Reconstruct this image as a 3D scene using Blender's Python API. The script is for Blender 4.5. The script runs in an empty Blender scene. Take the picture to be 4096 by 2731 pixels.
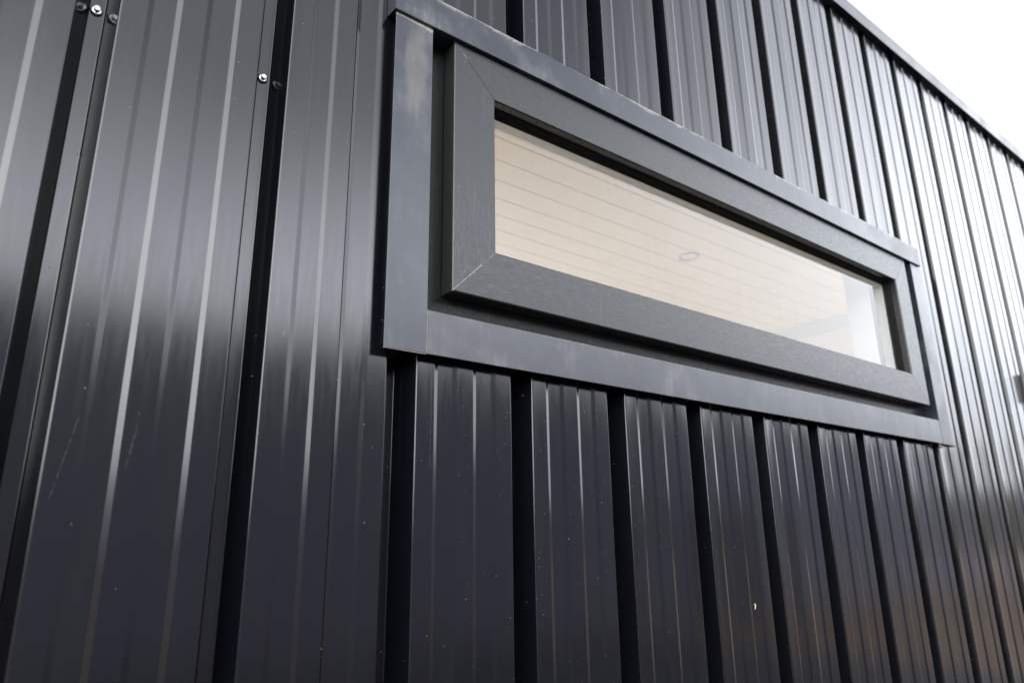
import bpy, bmesh, math, random
from mathutils import Matrix, Vector

random.seed(7)
S = bpy.context.scene
COL = S.collection
R = math.radians

# ------------------------------------------------------------------ camera
EYE = 1.55                    # eye height above the ground
D = 0.8314                    # camera to the face of the cladding
PIT = 0.207                   # pitch of the cladding ribs
right = Vector((0.7931914, -0.60881806, -0.01371036))
up = Vector((-0.16048548, -0.23069867, 0.95969919))
fwd = Vector((0.58744516, 0.75902483, 0.28069466))
cam_data = bpy.data.cameras.new('camera')
cam = bpy.data.objects.new('camera', cam_data)
COL.objects.link(cam)
m = Matrix.Identity(4)
for i in range(3):
    m[i][0], m[i][1], m[i][2] = right[i], up[i], -fwd[i]
m[0][3], m[1][3], m[2][3] = 0.0, -D, EYE
cam.matrix_world = m
cam_data.sensor_width = 36.0
cam_data.lens = 24.833
cam_data.clip_start, cam_data.clip_end = 0.02, 2000
cam_data.dof.use_dof = True
cam_data.dof.focus_distance = 1.12
cam_data.dof.aperture_fstop = 4.0
S.camera = cam

# ------------------------------------------------------------------ light
SUN_EL, SUN_AZ = R(42), R(155)      # behind the building: the wall in view is in the shade
CLOUD_SUN = (-0.80, -0.60, 0.20)    # where the veil glows
CLOUD_GAP = (0.10, -1.0, 0.36)     # a thinner part of it square to the wall
CLOUD_BANK = (0.79, -0.40, 0.43)    # a bright bank along the wall
CLOUD_LOW, CLOUD_HIGH = 17.0, 4.6
world = bpy.data.worlds.new('World')
S.world = world
world.use_nodes = True
nt = world.node_tree
nt.nodes.clear()
N = nt.nodes.new
out = N('ShaderNodeOutputWorld'); bg = N('ShaderNodeBackground')
sky = N('ShaderNodeTexSky')
sky.sky_type = 'NISHITA'
sky.sun_disc = False
sky.sun_elevation = SUN_EL
sun_dir = Vector((math.sin(SUN_AZ) * math.cos(SUN_EL), -math.cos(SUN_AZ) * math.cos(SUN_EL), math.sin(SUN_EL)))
sky.sun_rotation = math.atan2(sun_dir.x, sun_dir.y)
sky.air_density, sky.dust_density, sky.ozone_density = 1.0, 4.0, 1.0
# hazy overcast: the clear sky shows through a veil of cloud that is brighter towards the hidden sun and low down
tc = N('ShaderNodeTexCoord'); sepz = N('ShaderNodeSeparateXYZ')
nt.links.new(tc.outputs['Generated'], sepz.inputs[0])
def wmath(op, p, q=None):
    nd = N('ShaderNodeMath'); nd.operation = op
    for i, v in enumerate((p, q)):
        if v is None:
            continue
        if isinstance(v, (int, float)):
            nd.inputs[i].default_value = v
        else:
            nt.links.new(v, nd.inputs[i])
    return nd.outputs[0]
def wrange(v, a, b, lo, hi):
    nd = N('ShaderNodeMapRange'); nd.interpolation_type = 'SMOOTHSTEP'
    for i, q in enumerate((a, b, lo, hi)):
        nd.inputs[i + 1].default_value = q
    nt.links.new(v, nd.inputs[0])
    return nd.outputs[0]
def toward(d, a, b):
    nd = N('ShaderNodeVectorMath'); nd.operation = 'DOT_PRODUCT'
    nd.inputs[1].default_value = Vector(d).normalized()
    nt.links.new(tc.outputs['Generated'], nd.inputs[0])
    return wrange(nd.outputs['Value'], a, b, 0.0, 1.0)
glow = toward(CLOUD_SUN, 0.55, 0.98)
glow2 = toward(CLOUD_GAP, 0.74, 0.985)
cl = N('ShaderNodeTexNoise'); cl.inputs['Scale'].default_value = 2.2; cl.inputs['Detail'].default_value = 4
nt.links.new(tc.outputs['Generated'], cl.inputs['Vector'])
height = wrange(sepz.outputs[2], 0.33, 0.60, CLOUD_LOW, CLOUD_HIGH)
veil = wmath('MULTIPLY', height, wmath('ADD', wmath('ADD', 0.42, wmath('MULTIPLY', toward((0.96, -0.2, 0.2), 0.8, 0.97), 0.03)), wmath('ADD', wmath('MULTIPLY', glow, 0.64), wmath('MULTIPLY', glow2, 0.66))))
veil = wmath('ADD', veil, wmath('MULTIPLY', toward(CLOUD_BANK, 0.915, 0.995), CLOUD_LOW * 0.19))
veil = wmath('ADD', veil, wmath('MULTIPLY', toward((-0.55, -0.62, 0.55), 0.84, 0.985), CLOUD_LOW * 0.5))
veil = wmath('ADD', veil, wmath('MULTIPLY', toward((0.85, -0.12, 0.50), 0.93, 0.995), CLOUD_LOW * 0.13))
veil = wmath('MULTIPLY', veil, wrange(cl.outputs[0], 0.3, 0.7, 0.9, 1.1))
tint = N('ShaderNodeMix'); tint.data_type = 'RGBA'
tint.inputs[6].default_value = (0.94, 0.975, 1.045, 1); tint.inputs[7].default_value = (0.98, 0.99, 1.01, 1)
nt.links.new(glow, tint.inputs[0])
scl = N('ShaderNodeVectorMath'); scl.operation = 'SCALE'
nt.links.new(tint.outputs[2], scl.inputs[0]); nt.links.new(veil, scl.inputs['Scale'])
mix = N('ShaderNodeMix'); mix.data_type = 'RGBA'
mix.inputs[0].default_value = 0.85
nt.links.new(sky.outputs[0], mix.inputs[6])
nt.links.new(scl.outputs[0], mix.inputs[7])
nt.links.new(mix.outputs[2], bg.inputs[0])
bg.inputs[1].default_value = 0.14
nt.links.new(bg.outputs[0], out.inputs[0])

sd = bpy.data.lights.new('sun', 'SUN')
sd.energy = 2.2
sd.angle = R(4)
sd.color = (1.0, 0.93, 0.84)
sun = bpy.data.objects.new('sun', sd)
COL.objects.link(sun)
sun.rotation_euler = sun_dir.to_track_quat('Z', 'Y').to_euler()
sun.location = (3, 9, 9)

S.view_settings.view_transform = 'Standard'
S.view_settings.look = 'None'
S.view_settings.gamma = 1
S.view_settings.exposure = 1.9
S.cycles.use_denoising = True
S.cycles.max_bounces = 10
S.cycles.diffuse_bounces = 5
S.cycles.transparent_max_bounces = 12

# ------------------------------------------------------------------ helpers
def mesh_obj(name, verts, faces, mats, parent=None, smooth=False, mat_idx=None):
    me = bpy.data.meshes.new(name)
    me.from_pydata([tuple(v) for v in verts], [], faces)
    me.update()
    for mt in (mats if isinstance(mats, (list, tuple)) else [mats]):
        me.materials.append(mt)
    if smooth:
        me.polygons.foreach_set('use_smooth', [True] * len(me.polygons))
    if mat_idx:
        me.polygons.foreach_set('material_index', mat_idx)
    o = bpy.data.objects.new(name, me)
    COL.objects.link(o)
    if parent is not None:
        o.parent = parent
    return o

def bm_obj(name, bm, mats, parent=None, smooth=False):
    bmesh.ops.recalc_face_normals(bm, faces=bm.faces)
    me = bpy.data.meshes.new(name)
    bm.to_mesh(me)
    bm.free()
    for mt in (mats if isinstance(mats, (list, tuple)) else [mats]):
        me.materials.append(mt)
    if smooth:
        me.polygons.foreach_set('use_smooth', [True] * len(me.polygons))
    o = bpy.data.objects.new(name, me)
    COL.objects.link(o)
    if parent is not None:
        o.parent = parent
    return o

def add_box(bm, x0, x1, y0, y1, z0, z1, bevel=0.0, seg=2):
    vs = [bm.verts.new((x, y, z)) for x in (x0, x1) for y in (y0, y1) for z in (z0, z1)]
    idx = [(0, 1, 3, 2), (4, 6, 7, 5), (0, 4, 5, 1), (2, 3, 7, 6), (0, 2, 6, 4), (1, 5, 7, 3)]
    fs = [bm.faces.new([vs[i] for i in f]) for f in idx]
    if bevel > 0:
        es = list({e for f in fs for e in f.edges})
        bmesh.ops.bevel(bm, geom=es, offset=bevel, segments=seg, profile=0.5, affect='EDGES')
    return fs

def box(name, x0, x1, y0, y1, z0, z1, mats, parent=None, bevel=0.0, seg=2):
    bm = bmesh.new()
    add_box(bm, x0, x1, y0, y1, z0, z1, bevel, seg)
    return bm_obj(name, bm, mats, parent)

def tag(o, label=None, cat=None, group=None, kind=None):
    for k, v in (('label', label), ('category', cat), ('group', group), ('kind', kind)):
        if v:
            o[k] = v
    return o

Z = lambda z: EYE + z

# ------------------------------------------------------------------ materials
class Mat:
    def __init__(self, name, base=(0.5, 0.5, 0.5), rough=0.5, metal=0.0, spec=0.5):
        self.m = bpy.data.materials.new(name)
        self.m.use_nodes = True
        self.t = self.m.node_tree
        self.b = self.t.nodes['Principled BSDF']
        self.b.inputs['Base Color'].default_value = (*base, 1)
        self.b.inputs['Roughness'].default_value = rough
        self.b.inputs['Metallic'].default_value = metal
        self.b.inputs['Specular IOR Level'].default_value = spec
    def n(self, kind, **kw):
        nd = self.t.nodes.new(kind)
        for k, v in kw.items():
            setattr(nd, k, v)
        return nd
    def l(self, a, b):
        self.t.links.new(a, b)
    def coord(self, scale=(1, 1, 1), loc=(0, 0, 0)):
        tc = self.n('ShaderNodeTexCoord'); mp = self.n('ShaderNodeMapping')
        mp.inputs['Scale'].default_value = scale
        mp.inputs['Location'].default_value = loc
        self.l(tc.outputs['Object'], mp.inputs['Vector'])
        return mp.outputs[0]
    def noise(self, vec, scale, detail=3, rough=0.5):
        nd = self.n('ShaderNodeTexNoise')
        nd.inputs['Scale'].default_value = scale
        nd.inputs['Detail'].default_value = detail
        nd.inputs['Roughness'].default_value = rough
        self.l(vec, nd.inputs['Vector'])
        return nd.outputs[0]
    def ramp(self, v, a, b, lo=0.0, hi=1.0, smooth=True):
        nd = self.n('ShaderNodeMapRange')
        nd.interpolation_type = 'SMOOTHSTEP' if smooth else 'LINEAR'
        nd.inputs[1].default_value, nd.inputs[2].default_value = a, b
        nd.inputs[3].default_value, nd.inputs[4].default_value = lo, hi
        self.l(v, nd.inputs[0])
        return nd.outputs[0]
    def math(self, op, a, b=None):
        nd = self.n('ShaderNodeMath', operation=op)
        for i, v in enumerate((a, b)):
            if v is None:
                continue
            if isinstance(v, (int, float)):
                nd.inputs[i].default_value = v
            else:
                self.l(v, nd.inputs[i])
        return nd.outputs[0]
    def mix(self, f, a, b):
        nd = self.n('ShaderNodeMix', data_type='RGBA')
        for i, v in ((0, f), (6, a), (7, b)):
            if isinstance(v, (int, float)):
                nd.inputs[i].default_value = v
            elif isinstance(v, tuple):
                nd.inputs[i].default_value = (*v, 1)
            else:
                self.l(v, nd.inputs[i])
        return nd.outputs[2]
    def bump(self, h, dist, strength=1.0, prev=None):
        nd = self.n('ShaderNodeBump')
        nd.inputs['Strength'].default_value = strength
        nd.inputs['Distance'].default_value = dist
        self.l(h, nd.inputs['Height'])
        if prev is not None:
            self.l(prev, nd.inputs['Normal'])
        return nd.outputs[0]
    def sep(self):
        tc = self.n('ShaderNodeTexCoord'); sp = self.n('ShaderNodeSeparateXYZ')
        self.l(tc.outputs['Object'], sp.inputs[0])
        return sp.outputs

    def scratch(self, x0, z0, x1, z1, w, amt):
        sx, sy, sz = self.sep()
        L = math.hypot(x1 - x0, z1 - z0)
        dx, dz = (x1 - x0) / L, (z1 - z0) / L
        a, b = self.math('SUBTRACT', sx, x0), self.math('SUBTRACT', sz, z0)
        al = self.math('ADD', self.math('MULTIPLY', a, dx), self.math('MULTIPLY', b, dz))
        ac = self.math('ABSOLUTE', self.math('SUBTRACT', self.math('MULTIPLY', a, dz), self.math('MULTIPLY', b, dx)))
        mk = self.ramp(ac, w * 0.3, w, 1.0, 0.0)
        mk = self.math('MULTIPLY', mk, self.ramp(al, 0.0, 0.01))
        mk = self.math('MULTIPLY', mk, self.ramp(al, L - 0.01, L, 1.0, 0.0))
        mk = self.math('MULTIPLY', mk, self.ramp(self.noise(self.coord(), 180, 3), 0.35, 0.6))
        return self.math('MULTIPLY', mk, amt)

    def specks(self, cell, size, keep):
        """0/1 mask of small round flecks: CELL flecks a metre, SIZE of a cell, KEEP the share of cells with one"""
        v = self.n('ShaderNodeTexVoronoi')
        v.inputs['Scale'].default_value = cell
        v.inputs['Randomness'].default_value = 1.0
        self.l(self.coord((1, 0.3, 1)), v.inputs['Vector'])
        sp = self.n('ShaderNodeSeparateColor')
        self.l(v.outputs['Color'], sp.inputs[0])
        k = self.ramp(sp.outputs[0], 1 - keep, 1 - keep + 0.001)
        r = self.math('MULTIPLY', sp.outputs[1], size)
        d = self.math('LESS_THAN', v.outputs['Distance'], r)
        return self.math('MULTIPLY', k, d)

# (x0, z0, x1, z1, half width, strength)
SCRATCHES = [(0.0857, Z(0.1389), 0.0703, Z(0.0486), 0.0006, 0.22), (0.1408, Z(0.138), 0.1330, Z(0.082), 0.0016, 0.10),
             (0.2900, Z(0.268), 0.2840, Z(0.245), 0.0016, 0.2), (0.4124, Z(0.160), 0.4112, Z(0.156), 0.0008, 0.9),
             (0.4998, Z(0.235), 0.4996, Z(0.10), 0.0004, 0.30)]
TAN = (0.36, 0.29, 0.21)

def paint_cladding():
    M = Mat('cladding paint', (0.012, 0.0135, 0.018), 0.2)
    big = M.noise(M.coord((5, 1, 0.7)), 2.2, 4)
    fine = M.noise(M.coord((60, 1, 5)), 3.0, 4)
    grain = M.noise(M.coord(), 900, 2)
    base = M.mix(M.ramp(big, 0.3, 0.7), (0.0018, 0.0023, 0.0038), (0.0026, 0.0029, 0.0038))
    base = M.mix(M.ramp(grain, 0.35, 0.75, 0, 0.35), base, (0.006, 0.006, 0.0068))
    film = M.ramp(M.noise(M.coord((14, 1, 3)), 1.5, 5, 0.6), 0.52, 0.8, 0.0, 0.02)
    base = M.mix(film, base, (0.16, 0.14, 0.115))
    sp = M.math('MAXIMUM', M.specks(150, 0.13, 0.06), M.specks(60, 0.05, 0.05))
    base = M.mix(M.math('MULTIPLY', sp, 0.25), base, TAN)
    ax, ay, az = M.sep()        # wind-blown grit caught on the sheets under the window
    grit = M.math('MULTIPLY', M.specks(210, 0.17, 0.14), M.math('MULTIPLY', M.ramp(ax, 0.45, 0.60), M.ramp(az, Z(-0.5), Z(0.25))))
    base = M.mix(M.math('MULTIPLY', grit, 0.22), base, TAN)
    for p in SCRATCHES:
        base = M.mix(M.scratch(*p), base, (0.17, 0.165, 0.16))
    M.l(base, M.b.inputs['Base Color'])
    r = M.math('ADD', M.ramp(big, 0.25, 0.75, 0.115, 0.15), M.ramp(fine, 0.3, 0.7, 0.0, 0.04))
    r = M.math('ADD', r, M.math('MULTIPLY', sp, 0.5))
    M.l(r, M.b.inputs['Roughness'])
    n1 = M.bump(M.noise(M.coord((7, 1, 0.8)), 2.0, 2), 0.0012, 1.0)
    n2 = M.bump(grain, 0.00002, 1.0, n1)
    M.l(n2, M.b.inputs['Normal'])
    return M.m

def paint_flashing(name, stain=None, dust_top=None, dust_amt=0.5, base=(0.014, 0.0170, 0.0235), grimy=0.25):
    M = Mat(name, base, 0.3)
    sx, sy, sz = M.sep()
    big = M.noise(M.coord((1, 1, 1)), 9, 5, 0.62)
    streak = M.noise(M.coord((55, 1, 4)), 1.6, 4)
    grain = M.noise(M.coord(), 800, 2)
    c = M.mix(M.ramp(grain, 0.3, 0.7, 0, 0.3), base, tuple(v * 2.0 for v in base))
    grime = M.math('MULTIPLY', M.ramp(big, 0.45, 0.75), M.ramp(streak, 0.35, 0.7, 0.35, 1.0))
    c = M.mix(M.math('MULTIPLY', grime, grimy), c, (0.21, 0.205, 0.19))
    if dust_top:            # wind-blown dust caught on the upper edge: (z of the edge, fade)
        z0, fade = dust_top
        wob = M.noise(M.coord((1, 1, 1)), 16, 5, 0.7)
        dz = M.math('SUBTRACT', z0, sz)
        lim = M.ramp(wob, 0.38, 0.72, 0.0016, fade)
        d = M.math('DIVIDE', dz, lim)
        dm = M.math('MULTIPLY', M.ramp(d, 0.0, 1.0, 1.0, 0.0), M.ramp(M.noise(M.coord(), 260, 3), 0.3, 0.65, 0.35, 1.0))
        c = M.mix(M.math('MULTIPLY', dm, dust_amt), c, (0.42, 0.36, 0.29))
    if stain:               # hand-rubbed dull patch: centre x, z, half width, half height
        cx, cz, hw, hh = stain
        wx = M.math('MULTIPLY', M.math('SUBTRACT', M.noise(M.coord((1, 1, 1)), 22, 3), 0.5), 1.1)
        u = M.math('ADD', M.math('DIVIDE', M.math('SUBTRACT', sx, cx), hw), wx)
        v = M.math('DIVIDE', M.math('SUBTRACT', sz, cz), hh)
        rr = M.math('ADD', M.math('MULTIPLY', u, u), M.math('MULTIPLY', v, v))
        sm = M.ramp(rr, 0.35, 1.15, 1.0, 0.0)
        sm = M.math('MULTIPLY', sm, M.ramp(M.noise(M.coord((1, 1, 0.5)), 60, 4, 0.7), 0.25, 0.7, 0.55, 1.0))
        c = M.mix(M.math('MULTIPLY', sm, 0.52), c, (0.115, 0.108, 0.092))
    sp = M.math('MAXIMUM', M.specks(160, 0.13, 0.06), M.specks(60, 0.06, 0.05))
    c = M.mix(M.math('MULTIPLY', sp, 0.4), c, (0.42, 0.35, 0.26))
    M.l(c, M.b.inputs['Base Color'])
    r = M.math('ADD', M.ramp(big, 0.3, 0.7, 0.25, 0.36), M.math('MULTIPLY', grime, 0.12))
    M.l(r, M.b.inputs['Roughness'])
    n1 = M.bump(M.noise(M.coord((3, 1, 2)), 3.0, 2), 0.0012, 1.0)
    M.l(n1, M.b.inputs['Normal'])
    return M.m

def foil(name, along, spec=0.42, shade=1.0, ledge=None):
    """anthracite window foil with an embossed wood grain running along 'x' or 'z'"""
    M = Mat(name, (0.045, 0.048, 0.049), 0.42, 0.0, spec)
    sc = (80, 300, 700) if along == 'x' else (700, 300, 80)
    g = M.noise(M.coord(sc), 3.0, 5, 0.6)
    g2 = M.noise(M.coord(tuple(v * 0.35 for v in sc)), 3.0, 4)
    runs = M.ramp(M.noise(M.coord((70, 1, 3)), 1.5, 3), 0.62, 0.78, 0, 0.12)
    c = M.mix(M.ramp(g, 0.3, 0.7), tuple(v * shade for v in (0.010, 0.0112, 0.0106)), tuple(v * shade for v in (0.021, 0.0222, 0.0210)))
    c = M.mix(runs, c, (0.22, 0.21, 0.2))
    if ledge:               # crumbs of dust along the upper edge of the lower rail, thicker at one end
        sx, sy, sz = M.sep()
        d = M.math('SUBTRACT', ledge, sz)
        lim = M.ramp(M.noise(M.coord((1, 1, 1)), 45, 5, 0.7), 0.42, 0.72, 0.0006, 0.0075)
        dm = M.math('MULTIPLY', M.ramp(M.math('DIVIDE', d, lim), 0.0, 1.0, 1.0, 0.0), M.ramp(M.noise(M.coord(), 330, 3, 0.7), 0.45, 0.62))
        dm = M.math('MULTIPLY', dm, M.ramp(sx, 0.6, 1.6, 0.55, 0.15))
        c = M.mix(dm, c, (0.40, 0.36, 0.27))
    sp = M.specks(170, 0.12, 0.04)
    c = M.mix(M.math('MULTIPLY', sp, 0.6), c, (0.4, 0.36, 0.3))
    M.l(c, M.b.inputs['Base Color'])
    M.l(M.ramp(g2, 0.3, 0.7, 0.26, 0.40), M.b.inputs['Roughness'])
    M.l(M.bump(g, 0.00008, 1.0), M.b.inputs['Normal'])
    return M.m

def flat_noise(name, a, b, rough=0.6, scale=12, spec=0.4, bump=0.0):
    M = Mat(name, a, rough, 0, spec)
    n = M.noise(M.coord(), scale, 5, 0.6)
    M.l(M.mix(M.ramp(n, 0.3, 0.7), a, b), M.b.inputs['Base Color'])
    if bump:
        M.l(M.bump(M.noise(M.coord(), scale * 6, 4), bump), M.b.inputs['Normal'])
    return M.m

def metal(name, c, rough):
    M = Mat(name, c, rough, 1.0)
    n = M.noise(M.coord(), 700, 3)
    M.l(M.ramp(n, 0.3, 0.7, rough * 0.8, rough * 1.3), M.b.inputs['Roughness'])
    return M.m

def glass_mat():
    M = Mat('window glass', (1, 1, 1), 0.0)
    t = M.t
    for nd in list(t.nodes):
        t.nodes.remove(nd)
    o = M.n('ShaderNodeOutputMaterial'); tr = M.n('ShaderNodeBsdfTransparent'); gl = M.n('ShaderNodeBsdfGlossy')
    tr.inputs[0].default_value = (0.93, 0.945, 0.94, 1)
    gl.inputs['Roughness'].default_value = 0.0
    fr = M.n('ShaderNodeFresnel'); fr.inputs[0].default_value = 1.70
    geo = M.n('ShaderNodeNewGeometry')
    f = M.math('MULTIPLY', fr.outputs[0], M.math('SUBTRACT', 1.0, geo.outputs['Backfacing']))
    mx = M.n('ShaderNodeMixShader')
    t.links.new(f, mx.inputs[0]); t.links.new(tr.outputs[0], mx.inputs[1]); t.links.new(gl.outputs[0], mx.inputs[2])
    # a thin film of dried drips on the outside
    df = M.n('ShaderNodeBsdfDiffuse'); df.inputs[0].default_value = (0.5, 0.47, 0.42, 1)
    mx2 = M.n('ShaderNodeMixShader')
    drip = M.ramp(M.noise(M.coord((45, 1, 3)), 2.0, 4), 0.5, 0.85, 0.012, 0.035)
    t.links.new(drip, mx2.inputs[0]); t.links.new(mx.outputs[0], mx2.inputs[1]); t.links.new(df.outputs[0], mx2.inputs[2])
    t.links.new(mx2.outputs[0], o.inputs[0])
    return M.m

MC = paint_cladding()
M_HEAD = paint_flashing('head flashing paint', dust_top=(Z(0.8445), 0.015), dust_amt=0.60, base=(0.012, 0.0155, 0.022), grimy=0.42)
M_SILL = paint_flashing('sill flashing paint', dust_top=(Z(0.3212), 0.004), dust_amt=0.35, base=(0.023, 0.0245, 0.030), grimy=0.5)
M_JAMB_STAINED = paint_flashing('stained jamb paint', stain=(0.4490, Z(0.700), 0.0235, 0.078), dust_top=(Z(0.784), 0.016), dust_amt=0.6, base=(0.014, 0.0170, 0.0235), grimy=0.36)
M_JAMB = paint_flashing('plain jamb paint', base=(0.014, 0.016, 0.021), grimy=0.32)
M_ROOF = paint_flashing('roof edge paint', base=(0.007, 0.008, 0.010), grimy=0.4)
M_CUT = flat_noise('bare cut steel edge', (0.26, 0.21, 0.15), (0.10, 0.075, 0.05), 0.5, 300)
M_FOIL_X = foil('window foil along', 'x')
M_FOIL_LOW = foil('window foil lower rail', 'x', ledge=Z(0.4382))
M_FOIL_Z = foil('window foil upright', 'z')
M_FIX_X = foil('shade-darkened frame foil along', 'x', 0.13, 0.45)  # sash foil darkened and dulled: the recess shade is put into the colour
M_FIX_Z = foil('shade-darkened frame foil upright', 'z', 0.13, 0.45)
M_BEAD = flat_noise('pale weld bead', (0.20, 0.20, 0.195), (0.05, 0.05, 0.05), 0.4, 120)
M_RUBBER = flat_noise('black gasket', (0.006, 0.006, 0.006), (0.012, 0.011, 0.010), 0.8, 90, 0.08)
M_GLASS = glass_mat()
M_WHITE = flat_noise('white inner frame', (0.72, 0.73, 0.74), (0.68, 0.69, 0.70), 0.45, 30)
M_WALL_IN = flat_noise('interior wall paint', (0.80, 0.775, 0.73), (0.77, 0.745, 0.70), 0.7, 6)
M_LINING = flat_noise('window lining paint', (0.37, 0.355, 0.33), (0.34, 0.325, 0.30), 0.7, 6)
M_CEIL = flat_noise('pale ceiling boards', (0.84, 0.775, 0.68), (0.81, 0.745, 0.65), 0.55, 14)
M_BAND = flat_noise('pale blue cornice paint', (0.56, 0.61, 0.62), (0.53, 0.58, 0.60), 0.6, 8)
M_FLOOR = flat_noise('pale floor', (0.76, 0.68, 0.57), (0.70, 0.62, 0.51), 0.4, 5)
M_CORE = flat_noise('dark wall membrane', (0.010, 0.010, 0.010), (0.014, 0.014, 0.014), 0.8, 20)
M_STEEL = metal('zinc screw steel', (0.42, 0.41, 0.385), 0.28)
M_EPDM = flat_noise('screw sealing ring', (0.01, 0.01, 0.01), (0.02, 0.02, 0.02), 0.6, 200)
M_GROUND = flat_noise('dry earth and gravel', (0.185, 0.142, 0.108), (0.135, 0.102, 0.078), 0.9, 0.8, 0.2, 0.02)
M_LAMP = flat_noise('dark lamp housing', (0.012, 0.013, 0.014), (0.018, 0.018, 0.019), 0.4, 60)
M_STRAW = flat_noise('dry straw', (0.72, 0.62, 0.46), (0.55, 0.44, 0.3), 0.7, 500)
M_BARN = flat_noise('blue-grey stained boards', (0.132, 0.142, 0.198), (0.170, 0.178, 0.235), 0.75, 3, 0.2)
M_BARN_ROOF = flat_noise('dark roof sheets', (0.05, 0.052, 0.058), (0.07, 0.07, 0.075), 0.6, 2, 0.2)
M_DOWN = flat_noise('downlight ring', (0.50, 0.50, 0.485), (0.46, 0.46, 0.445), 0.35, 80)
M_LENS = flat_noise('downlight lens', (0.80, 0.76, 0.70), (0.74, 0.70, 0.66), 0.2, 120)

# ------------------------------------------------------------------ the building
X_A, X_B = -4.0, 9.0            # ends of the building
DEPTH = 4.1
bld = bpy.data.objects.new('metal_clad_building', None)
COL.objects.link(bld)
tag(bld, 'dark anthracite building clad in ribbed metal sheets with one long low window', 'building')

# ---- profiled cladding ------------------------------------------------------
Z_EAVE = Z(1.622)
HX0, HX1, HZ0, HZ1 = 0.462, 2.125, Z(0.300), Z(0.800)      # hole for the window

def raw_profile(k0, k1):
    pts = []                    # (x, y, fillet radius)
    for k in range(k0, k1):
        rk = random.Random(100 + k)
        X = k * PIT + {0: 0.0008, 1: -0.0012, 2: 0.0022}.get(k, 0.0)
        j = lambda a: rk.uniform(-a, a)
        t = 0.0006 + (0.0004 if k >= 6 else 0.0) + j(0.0003)
        pts += [(X + 0.0310, 0.045, 0.0016), (X + 0.0485, 0.045, 0.0016),
                (X + 0.0591, -t, 0.0030)]
        for s in (0.2, 0.45, 0.7):
            pts.append((X + 0.0591 + 0.0279 * s, -t * (1 - s) ** 2, 0.0))
        d = 0.0020
        pts += [(X + 0.0880, 0, 0.0017), (X + 0.0944, d + j(.0003), 0.0022),
                (X + 0.1191, d + j(.0003), 0.0017), (X + 0.1256, 0 + j(.0003), 0.0022),
                (X + 0.1538, 0 + j(.0003), 0.0017), (X + 0.1603, d + j(.0003), 0.0022),
                (X + 0.1878, d + j(.0003), 0.0017), (X + 0.1942, 0, 0.0022),
                (X + 0.2100, j(.0002), 0.0),
                (X + 0.2236, 0.0002, 0.0019)]
    return pts

def fillet(pts, seg=4, sup=0.0007):
    res = []
    for i, (x, y, r) in enumerate(pts):
        if r <= 0 or i == 0 or i == len(pts) - 1:
            res.append((x, y))
            continue
        P = Vector((x, y)); A = Vector(pts[i - 1][:2]) - P; B = Vector(pts[i + 1][:2]) - P
        la, lb = A.length, B.length
        A.normalize(); B.normalize()
        ang = A.angle(B)
        tl = min(r / math.tan(ang / 2) if ang < math.pi - 1e-4 else 0.0, la * 0.42, lb * 0.42)
        if tl < 1e-6:
            res.append((x, y)); continue
        tl = max(tl, 0.0006)
        s = min(sup, la * 0.05, lb * 0.05)
        pa, pb = P + A * tl, P + B * tl
        res.append(tuple(P + A * (tl + s)))
        for q in range(seg + 1):
            u = q / seg
            res.append(tuple(pa * (1 - u) ** 2 + P * 2 * u * (1 - u) + pb * u ** 2))
        res.append(tuple(P + B * (tl + s)))
    return res

prof = fillet(raw_profile(-20, 43))
seams = [X_A, -2.92, -1.795, -0.665, 0.3605, 1.4975, 2.528, 3.562, 4.598, 5.63, 6.668, 7.70, X_B]

def cut_profile(xa, xb):
    o = []
    for (x0, y0), (x1, y1) in zip(prof[:-1], prof[1:]):
        if x1 <= xa or x0 >= xb or x1 - x0 < 1e-9:
            continue
        f = lambda x: y0 + (y1 - y0) * (x - x0) / (x1 - x0)
        if not o:
            o.append((max(x0, xa), f(max(x0, xa))))
        o.append((min(x1, xb), f(min(x1, xb))))
    return o

def cladding_sheet(xa, xb, label=None):
    pts = cut_profile(xa, xb)
    # insert the window's edges
    for hx in (HX0, HX1):
        for i in range(len(pts) - 1):
            if pts[i][0] < hx < pts[i + 1][0]:
                t = (hx - pts[i][0]) / (pts[i + 1][0] - pts[i][0])
                pts.insert(i + 1, (hx, pts[i][1] + t * (pts[i + 1][1] - pts[i][1])))
                break
    levels = [Z(-1.42), HZ0, HZ1, Z_EAVE + 0.03]
    verts, faces = [], []
    for x, y in pts:
        lap = -0.0010 * (1 - (x - xa) / (xb - xa))      # the lapping edge rides over the sheet before it
        for z in levels:
            verts.append((x, y + lap, z))
    n = len(levels)
    for i in range(len(pts) - 1):
        xm = 0.5 * (pts[i][0] + pts[i + 1][0])
        for q in range(n - 1):
            if q == 1 and HX0 < xm < HX1:
                continue
            a = i * n + q
            faces.append((a, a + n, a + n + 1, a + 1))
    o = mesh_obj('cladding_sheet', verts, faces, MC, bld, smooth=True)
    if label:
        o['label'] = label
    return o

for xa, xb in zip(seams[:-1], seams[1:]):
    cladding_sheet(xa, xb)

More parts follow.
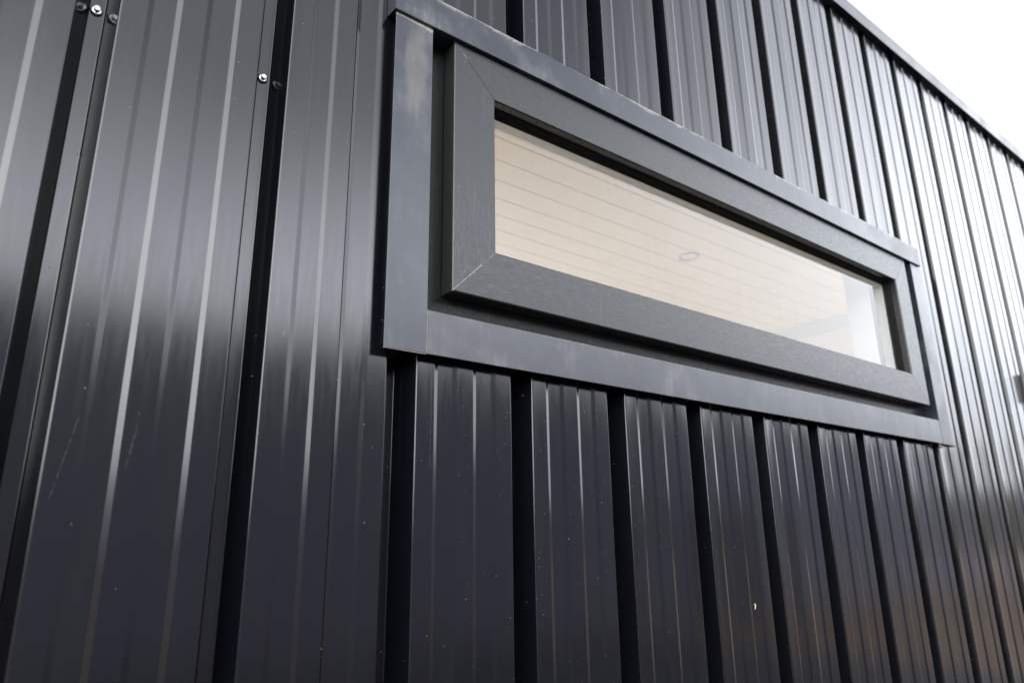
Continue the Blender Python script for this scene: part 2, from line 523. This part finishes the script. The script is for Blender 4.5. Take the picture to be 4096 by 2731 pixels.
# ---- screws in the pans ------------------------------------------------------
def make_screw():
    bm = bmesh.new()
    bmesh.ops.create_cone(bm, cap_ends=True, segments=6, radius1=0.0038, radius2=0.0036, depth=0.0046,
                          matrix=Matrix.Translation((0, -0.0052, 0)) @ Matrix.Rotation(R(90), 4, 'X'))
    bmesh.ops.bevel(bm, geom=list(bm.edges), offset=0.0004, segments=2, affect='EDGES')
    head = bm_obj('screw', bm, M_STEEL, bld)
    prof_w = [(0.0, -0.0030), (0.0046, -0.0030), (0.0058, -0.0026), (0.0067, -0.0016), (0.0068, -0.0012)]
    prof_e = [(0.0068, -0.0012), (0.0071, -0.0006), (0.0070, 0.0004)]
    for nm, pr, mt in (('washer', prof_w, M_STEEL), ('sealing_ring', prof_e, M_EPDM)):
        verts, faces, ns = [], [], 32
        for r, y in pr:
            for q in range(ns):
                a = 2 * math.pi * q / ns
                verts.append((r * math.cos(a), y, r * math.sin(a)))
        for i in range(len(pr) - 1):
            for q in range(ns):
                faces.append((i * ns + q, (i + 1) * ns + q, (i + 1) * ns + (q + 1) % ns, i * ns + (q + 1) % ns))
        mesh_obj(nm, verts, faces, mt, head, smooth=True)
    return head

screw0 = make_screw()
screw_spots = [(0.0398, Z(0.6395), 20), (PIT + 0.0372, Z(0.6330), 55), (-PIT + 0.0398, Z(0.636), 5)]
for k in range(11, 18):
    screw_spots.append((k * PIT + 0.0392, Z(0.632 + 0.004 * ((k * 7) % 3 - 1)), 17 * k))
for i, (x, z, rot) in enumerate(screw_spots):
    h = screw0 if i == 0 else screw0.copy()
    if i:
        COL.objects.link(h)
        h.parent = bld
        for ch in list(screw0.children):
            c = ch.copy(); COL.objects.link(c); c.parent = h
    h.location = (x, 0.0446, z)
    h.rotation_euler = (0, R(rot), 0)
    h['group'] = 'screws in the sunk strips of the cladding'

# ---- flashings round the window ---------------------------------------------
def flashing(name, x0, x1, y0, z0, z1, mat, label, inset, bevel=0.0007):
    """a thin folded face plate at depth y0 on a return set in by (left, right, bottom, top)"""
    l, r, b, t = inset
    bm = bmesh.new()
    add_box(bm, x0, x1, y0, y0 + 0.0022, z0, z1, bevel, 2)
    add_box(bm, x0 + l, x1 - r, y0 + 0.0023, 0.0440, z0 + b, z1 - t)
    o = bm_obj(name, bm, mat, bld)
    o['label'] = label
    return o

T = 0.022
flashing('jamb_flashing', 0.4125, 0.4775, -T - 0.0008, Z(0.2568), Z(0.7900), M_JAMB_STAINED,
         'upright dark trim with a dull oval smudge and pale cut edges', (0.012, 0.0004, 0.012, 0.0))
flashing('jamb_flashing', 2.1075, 2.1735, -T - 0.0004, Z(0.2572), Z(0.7900), M_JAMB,
         'narrow upright trim at the far end of the window', (0.0004, 0.004, 0.008, 0.0))
flashing('sill_flashing', 0.4779, 2.1071, -T, Z(0.2572), Z(0.3206), M_SILL,
         'long dusty metal trim under the window', (0.0, 0.0, 0.009, 0.0004))
# the bare edge of the upright trim where it laps the sill trim
box('cut_edge', 0.4772, 0.4780, -T - 0.0012, -T - 0.0001, Z(0.2566), Z(0.3215), M_CUT, bld)
box('cut_edge', 0.4122, 0.4771, -T - 0.0006, -T + 0.0015, Z(0.2559), Z(0.2567), M_CUT, bld)
# folded tab under the far corner
mesh_obj('folded_tab', [(2.109, -T - 0.001, Z(0.2570)), (2.1735, -T - 0.010, Z(0.2535)), (2.1735, -0.004, Z(0.2550)), (2.109, -0.004, Z(0.2570)),
                        (2.109, -T - 0.001, Z(0.2562)), (2.1735, -T - 0.010, Z(0.2527)), (2.1735, -0.004, Z(0.2542)), (2.109, -0.004, Z(0.2562))],
         [(0, 1, 2, 3), (7, 6, 5, 4), (0, 4, 5, 1), (1, 5, 6, 2), (2, 6, 7, 3), (3, 7, 4, 0)], M_CUT, bld)
# head flashing: slopes back to the wall on top, a thin lip below
hx0, hx1 = 0.408, 2.163
ring = [(-0.0020, Z(0.8560)), (-0.0265, Z(0.8450)), (-0.0280, Z(0.8430)), (-0.0280, Z(0.7885)), (-0.0272, Z(0.7876)),
        (-0.0190, Z(0.7880)), (-0.0020, Z(0.7900))]
verts = [(x, y, z) for x in (hx0, hx1) for y, z in ring]
nr = len(ring)
faces = [tuple(range(nr))[::-1], tuple(range(nr, 2 * nr))]
faces += [(i, (i + 1) % nr, nr + (i + 1) % nr, nr + i) for i in range(nr)]
bm = bmesh.new()
bv = [bm.verts.new(v) for v in verts]
for f in faces:
    bm.faces.new([bv[i] for i in f])
o = bm_obj('head_flashing', bm, [M_HEAD, M_CUT], bld)
o['label'] = 'long metal drip trim over the window with dust along its top edge'
box('head_upstand', hx0 + 0.002, hx1 - 0.002, -0.0018, 0.0440, Z(0.7905), Z(0.8558), M_CORE, bld)

# ---- the window ---------------------------------------------------------------
OX0, OX1, OZ0, OZ1 = 0.466, 2.122, Z(0.304), Z(0.797)          # outer (fixed) frame
SX0, SX1, SZ0, SZ1 = 0.5197, 2.0735, Z(0.3587), Z(0.7884)      # opening sash

def mitre_bar(side, prof, x0, x1, z0, z1, gap=0.0):
    """closed profile (u inwards from the outer edge, y) swept along one side of a rectangle and mitred at both ends"""
    verts = []
    for end in (0, 1):
        for u, y in prof:
            if side in ('bottom', 'top'):
                x = (x0 + u + gap) if end == 0 else (x1 - u - gap)
                z = (z0 + u) if side == 'bottom' else (z1 - u)
            else:
                z = (z0 + u + gap) if end == 0 else (z1 - u - gap)
                x = (x0 + u) if side == 'left' else (x1 - u)
            verts.append((x, y, z))
    n = len(prof)
    faces = [tuple(range(n)), tuple(range(2 * n - 1, n - 1, -1))]
    faces += [(i, n + i, n + (i + 1) % n, (i + 1) % n) for i in range(n)]
    return verts, faces

def ring_mesh(name, prof, rect, mats, parent, gap=0.0):
    bm = bmesh.new()
    idx = {'bottom': 0, 'top': 0, 'left': 1, 'right': 1}
    for side in ('bottom', 'top', 'left', 'right'):
        v, f = mitre_bar(side, prof, *rect, gap=gap)
        bv = [bm.verts.new(q) for q in v]
        for q in f:
            fc = bm.faces.new([bv[i] for i in q])
            fc.material_index = idx[side] if len(mats) > 1 else 0
    return bm_obj(name, bm, mats, parent)

frame_prof = [(0, 0.044), (0, 0.0122), (0.0012, 0.011), (0.064, 0.011), (0.066, 0.013), (0.066, 0.044)]
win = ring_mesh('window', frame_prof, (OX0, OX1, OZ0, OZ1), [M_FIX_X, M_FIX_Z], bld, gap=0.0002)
win['label'] = 'long low anthracite window with a thick mitred sash and pale ceiling behind the glass'

YS = -0.020
sash_prof = [(0.0, 0.0085), (0.0, YS + 0.0022), (0.0005, YS + 0.0008), (0.0020, YS), (0.0775, YS - 0.0006),
             (0.0788, YS + 0.0004), (0.0795, YS + 0.0022), (0.0795, -0.004), (0.0795, 0.026), (0.020, 0.026), (0.020, 0.0085)]
for side in ('bottom', 'top', 'left', 'right'):
    v, f = mitre_bar(side, sash_prof, SX0, SX1, SZ0, SZ1, gap=0.0005)
    bm = bmesh.new()
    bv = [bm.verts.new(q) for q in v]
    for q in f:
        bm.faces.new([bv[i] for i in q])
    o = bm_obj('sash_rail', bm, {'bottom': M_FOIL_LOW, 'top': M_FOIL_X}.get(side, M_FOIL_Z), win)
    o['label'] = {'bottom': 'lower rail of the window sash with fine level wood grain',
                  'top': 'upper rail of the window sash with pale rain streaks',
                  'left': 'upright sash rail beside the smudged trim', 'right': 'upright sash rail at the far end of the window'}[side]
# pale weld bead standing proud in the mitres beside the smudged trim
for zc, sg, w in ((SZ0, 1, 0.0007), (SZ1, -1, 0.0005)):
    h = 0.0797
    q = [(SX0 - 0.0003, zc), (SX0 + h, zc + sg * h)] if sg > 0 else [(SX0 - 0.0003, zc), (SX0 + 0.3 * h, zc - 0.3 * h)]
    n = Vector((-sg, 1)).normalized() * w
    vs = []
    for yy in (YS - 0.0004, YS + 0.003):
        for (px, pz) in q:
            vs += [(px + n.x, yy, pz + n.y), (px - n.x, yy, pz - n.y)]
    mesh_obj('weld_bead', vs, [(0, 1, 3, 2), (4, 6, 7, 5), (0, 4, 5, 1), (2, 3, 7, 6), (0, 2, 6, 4), (1, 5, 7, 3)], M_BEAD, win)
gasket_prof = [(0.0790, -0.0025), (0.0822, -0.0030), (0.0832, 0.0020), (0.0846, 0.0030), (0.0850, 0.0085), (0.0872, 0.0100), (0.0878, 0.0122), (0.0790, 0.0122)]
ring_mesh('glazing_gasket', gasket_prof, (SX0, SX1, SZ0, SZ1), [M_RUBBER], win)
box('glass_pane', SX0 + 0.0795, SX1 - 0.0795, 0.0125, 0.0165, SZ0 + 0.0795, SZ1 - 0.0795, M_GLASS, win)
ring_mesh('inner_frame', [(0.0800, 0.017), (0.0850, 0.017), (0.0850, 0.0420), (0.0800, 0.0440), (0.010, 0.0440), (0.010, 0.0268), (0.0800, 0.0268)],
          (SX0, SX1, SZ0, SZ1), [M_WHITE], win)

# ---- wall core, inside lining, ceiling ------------------------------------------
IX0, IX1, IZ0, IZ1 = 0.50, 1.992, Z(0.40), Z(0.82)          # inside reveal
Y_IN = 0.125
Z_CEIL, Z_FLOOR = Z(1.0), Z(-1.35)
RX0, RX1 = -1.5, 3.07                                        # room
def wall_ring(name, y0, y1, mat, X0, X1, Z0, Z1):
    bm = bmesh.new()
    e = 0.0
    add_box(bm, X0, IX0, y0, y1, Z0, Z1)
    add_box(bm, IX1, X1, y0, y1, Z0, Z1)
    add_box(bm, IX0, IX1, y0, y1, Z0, IZ0)
    add_box(bm, IX0, IX1, y0, y1, IZ1, Z1)
    return bm_obj(name, bm, mat, bld)
wall_ring('wall_core', 0.0475, 0.0560, M_CORE, X_A + 0.02, X_B - 0.02, Z(-1.42), Z(1.60))
wall_ring('wall_lining', 0.0562, Y_IN, M_LINING, RX0 - 0.1, RX1 + 0.1, Z_FLOOR - 0.02, Z_CEIL + 0.05)

# plank ceiling: boards run along the wall, small v joint between them
PL = 0.0873
lines = []
y = 0.431 - 4 * PL
while y < DEPTH - 0.1:
    lines.append(y); y += PL
verts, faces = [], []
for yl in lines:
    for yy, zz in ((yl + 0.0028, 0.0), (yl + PL - 0.0028, 0.0), (yl + PL - 0.0008, 0.0060), (yl + PL + 0.0008, 0.0060)):
        for x in (RX0, RX1):
            verts.append((x, max(yy, Y_IN - 0.01), Z_CEIL + zz))
for i in range(len(verts) // 2 - 1):
    faces.append((2 * i, 2 * i + 1, 2 * i + 3, 2 * i + 2))
faces = [f for f in faces if abs(verts[f[0]][1] - verts[f[3]][1]) > 1e-6]
mesh_obj('plank_ceiling', verts, faces, M_CEIL, bld)['label'] = 'pale narrow plank ceiling seen through the window'
box('floor_slab', RX0 - 0.1, RX1 + 0.1, 0.06, DEPTH - 0.02, Z_FLOOR - 0.1, Z_FLOOR, M_FLOOR, bld)
box('end_wall', RX1, RX1 + 0.1, Y_IN + 0.0005, DEPTH - 0.06, Z_FLOOR + 0.0005, Z_CEIL - 0.0005, M_WALL_IN, bld)
box('cornice', RX1 - 0.012, RX1 - 0.0004, Y_IN + 0.001, DEPTH - 0.1, Z(0.938), Z_CEIL - 0.001, M_BAND, bld)['label'] = 'pale blue-grey band under the ceiling inside'
box('end_wall', RX0 - 0.1, RX0, Y_IN + 0.0005, DEPTH - 0.06, Z_FLOOR + 0.0005, Z_CEIL - 0.0005, M_WALL_IN, bld)
# rear wall; its wide open gap is unseen, added to light the room
bm = bmesh.new()
GX0, GX1, GZ1 = -1.3, 2.9, Z(0.80)
yb0, yb1 = DEPTH - 0.058, DEPTH
add_box(bm, X_A + 0.02, GX0, yb0, yb1, Z(-1.42), Z(1.60))
add_box(bm, GX1, X_B - 0.02, yb0, yb1, Z(-1.42), Z(1.60))
add_box(bm, GX0, GX1, yb0, yb1, GZ1, Z(1.60))
add_box(bm, GX0, GX1, yb0, yb1, Z(-1.42), Z(-1.30))
bm_obj('rear_wall', bm, M_WALL_IN, bld)
for xe in (X_A, X_B - 0.02):
    box('gable_wall', xe, xe + 0.02, 0.0, DEPTH, Z(-1.42), Z(1.60), MC, bld)

# ---- roof and its edge ------------------------------------------------------------
box('roof', X_A - 0.05, X_B + 0.05, 0.02, DEPTH + 0.15, Z(1.628), Z(1.650), M_ROOF, bld)
E0, ZB, ZT = -0.0255, Z(1.6205), Z(1.6650)
edge = [(0.06, ZB + 0.0035), (E0 + 0.0095, ZB + 0.0015), (E0 + 0.0085, ZB - 0.0020), (E0 + 0.0065, ZB - 0.0025), (E0, ZT - 0.012),
        (E0 + 0.0016, ZT - 0.006), (E0 + 0.0055, ZT - 0.0018), (E0 + 0.012, ZT), (0.06, ZT + 0.002)]
verts = [(x, yy, zz) for x in (X_A - 0.06, X_B + 0.06) for yy, zz in edge]
nr = len(edge)
faces = [(i, (i + 1) % nr, nr + (i + 1) % nr, nr + i) for i in range(nr)] + [tuple(range(nr))[::-1], tuple(range(nr, 2 * nr))]
bm = bmesh.new()
bv = [bm.verts.new(v) for v in verts]
for f in faces:
    bm.faces.new([bv[i] for i in f])
bm_obj('roof_edge', bm, M_ROOF, bld)['label'] = 'folded metal roof edge along the top of the cladding'

# ------------------------------------------------------------------ things on it
# ceiling downlight
dl = bpy.data.objects.new('downlight', None)
COL.objects.link(dl)
dl.location = (1.952, 1.475 - D, Z_CEIL)
tag(dl, 'small round recessed downlight in the plank ceiling behind the glass', 'ceiling light')
def lathe(name, pr, mat, parent, ns=40):
    verts, faces = [], []
    for r, z in pr:
        for q in range(ns):
            a = 2 * math.pi * q / ns
            verts.append((r * math.cos(a), r * math.sin(a), z))
    for i in range(len(pr) - 1):
        for q in range(ns):
            faces.append((i * ns + q, i * ns + (q + 1) % ns, (i + 1) * ns + (q + 1) % ns, (i + 1) * ns + q))
    return mesh_obj(name, verts, faces, mat, parent, smooth=True)
lathe('trim_ring', [(0.0385, -0.0004), (0.0385, -0.003), (0.0370, -0.0046), (0.0330, -0.0052), (0.0300, -0.0040), (0.0275, -0.0008), (0.0270, 0.003)], M_DOWN, dl)
lathe('lens', [(0.0268, -0.0012), (0.0180, -0.0024), (0.0090, -0.0030), (0.0001, -0.0032)], M_LENS, dl)

# wall lamp at the far edge of the view
wl = bpy.data.objects.new('wall_lamp', None)
COL.objects.link(wl)
wl.location = (3.062, 0.0, Z(0.54))
tag(wl, 'dark boxy wall lamp fixed to the ribbed cladding beyond the window', 'wall lamp')
bm = bmesh.new(); add_box(bm, -0.015, 0.105, -0.058, -0.010, -0.050, 0.050, 0.003, 2); bm_obj('housing', bm, M_LAMP, wl)
bm = bmesh.new(); add_box(bm, 0.0, 0.090, -0.0098, -0.0014, -0.040, 0.040, 0.001, 1); bm_obj('back_plate', bm, M_LAMP, wl)
bm = bmesh.new(); add_box(bm, -0.005, 0.095, -0.052, -0.016, 0.0502, 0.0530, 0.001, 1); bm_obj('lens', bm, M_LENS, wl)

# curled bit of straw stuck to a sheet
sx, sz = 1.1985, Z(-0.1094)
path = [(a * 0.62, b * 0.62) for a, b in [(0.0, 0.0070), (0.0028, 0.0088), (0.0046, 0.0060), (0.0030, 0.0020), (0.0034, -0.0030), (0.0022, -0.0075)]]
verts, faces = [], []
for i, (px, pz) in enumerate(path):
    w = 0.0007 * (0.5 + min(i, len(path) - 1 - i) * 0.35)
    for a in range(6):
        an = a * math.pi / 3
        verts.append((sx + px + w * math.cos(an), -0.0014 + 0.0009 * math.sin(an) - 0.0006 * i * (len(path) - 1 - i) * 0.3, sz + pz))
for i in range(len(path) - 1):
    for a in range(6):
        faces.append((i * 6 + a, i * 6 + (a + 1) % 6, (i + 1) * 6 + (a + 1) % 6, (i + 1) * 6 + a))
faces += [tuple(range(6)), tuple(range(len(verts) - 6, len(verts)))]
tag(mesh_obj('straw_fleck', verts, faces, M_STRAW, smooth=True), 'tiny curled pale straw stuck on a dark rib below the window', 'straw')

# ------------------------------------------------------------------ the ground and what stands opposite
g = mesh_obj('ground', [(-400, -400, 0), (400, -400, 0), (400, 400, 0), (-400, 400, 0)], [(0, 1, 2, 3)], M_GROUND)
tag(g, kind='structure')

yard = mesh_obj('yard_paving', [(-40, -9.3, 0.004), (10.5, -9.3, 0.004), (10.5, -0.12, 0.004), (-40, -0.12, 0.004)], [(0, 1, 2, 3)],
                flat_noise('dark yard gravel', (0.050, 0.053, 0.063), (0.074, 0.077, 0.088), 0.85, 3, 0.2, 0.01))
tag(yard, kind='structure')

def barn(x0, x1, y_front, depth, h, ridge, label):
    b = bpy.data.objects.new('timber_barn', None)
    COL.objects.link(b)
    b.location = (0, 0, 0)
    tag(b, label, 'barn')
    y1 = y_front - depth
    verts, faces = [], []
    ym = (y_front + y1) / 2
    for x in (x0, x1):
        verts += [(x, y_front, 0), (x, y_front, h), (x, ym, ridge), (x, y1, h), (x, y1, 0)]
    faces = [(0, 1, 2, 3, 4), (9, 8, 7, 6, 5), (0, 5, 6, 1), (3, 8, 9, 4)]
    mesh_obj('wall', verts, faces, M_BARN, b)
    ov = 0.25
    for ys, sgn in ((y_front, 1), (y1, -1)):
        k = (ridge - h) / abs(ym - ys)
        ye = ys + sgn * ov
        ze = h - k * ov
        v = [(x0 - .2, ye, ze + .02), (x1 + .2, ye, ze + .02), (x1 + .2, ym, ridge + .02), (x0 - .2, ym, ridge + .02)]
        v += [(a, c, d + .08) for a, c, d in v]
        mesh_obj('roof', v, [(0, 1, 2, 3), (7, 6, 5, 4), (0, 4, 5, 1), (1, 5, 6, 2), (2, 6, 7, 3), (3, 7, 4, 0)], M_BARN_ROOF, b)
    box('door', (x0 + x1) / 2 - 1.2, (x0 + x1) / 2 + 1.2, y_front + 0.003, y_front + 0.06, 0.05, min(2.4, h - .4), M_BARN_ROOF, b)
    return b

barn(-1.6, 30.0, -9.5, 7.0, 4.6, 4.9, 'long low blue-grey timber barn standing opposite the clad building')

barn(-46.0, -7.5, -30.0, 9.0, 4.2, 5.2, 'farther timber barn standing beyond the near one across the yard')
# low wooded rise round the yard
verts, faces = [], []
NR = 96
for q in range(NR):
    a = 2 * math.pi * q / NR
    hgt = 15 + 4 * math.sin(3 * a + 1) + 2.5 * math.sin(7 * a) + random.uniform(-1, 1)
    for rad, z in ((150, -0.5), (185, hgt * 0.72), (215, hgt), (300, -0.5)):
        verts.append((rad * math.cos(a), rad * math.sin(a), z))
for q in range(NR):
    b = ((q + 1) % NR) * 4
    for i in range(3):
        faces.append((q * 4 + i, b + i, b + i + 1, q * 4 + i + 1))
tag(mesh_obj('hills', verts, faces, flat_noise('wooded slope', (0.030, 0.036, 0.022), (0.060, 0.055, 0.035), 0.9, 0.06, 0.1), smooth=True), kind='structure')
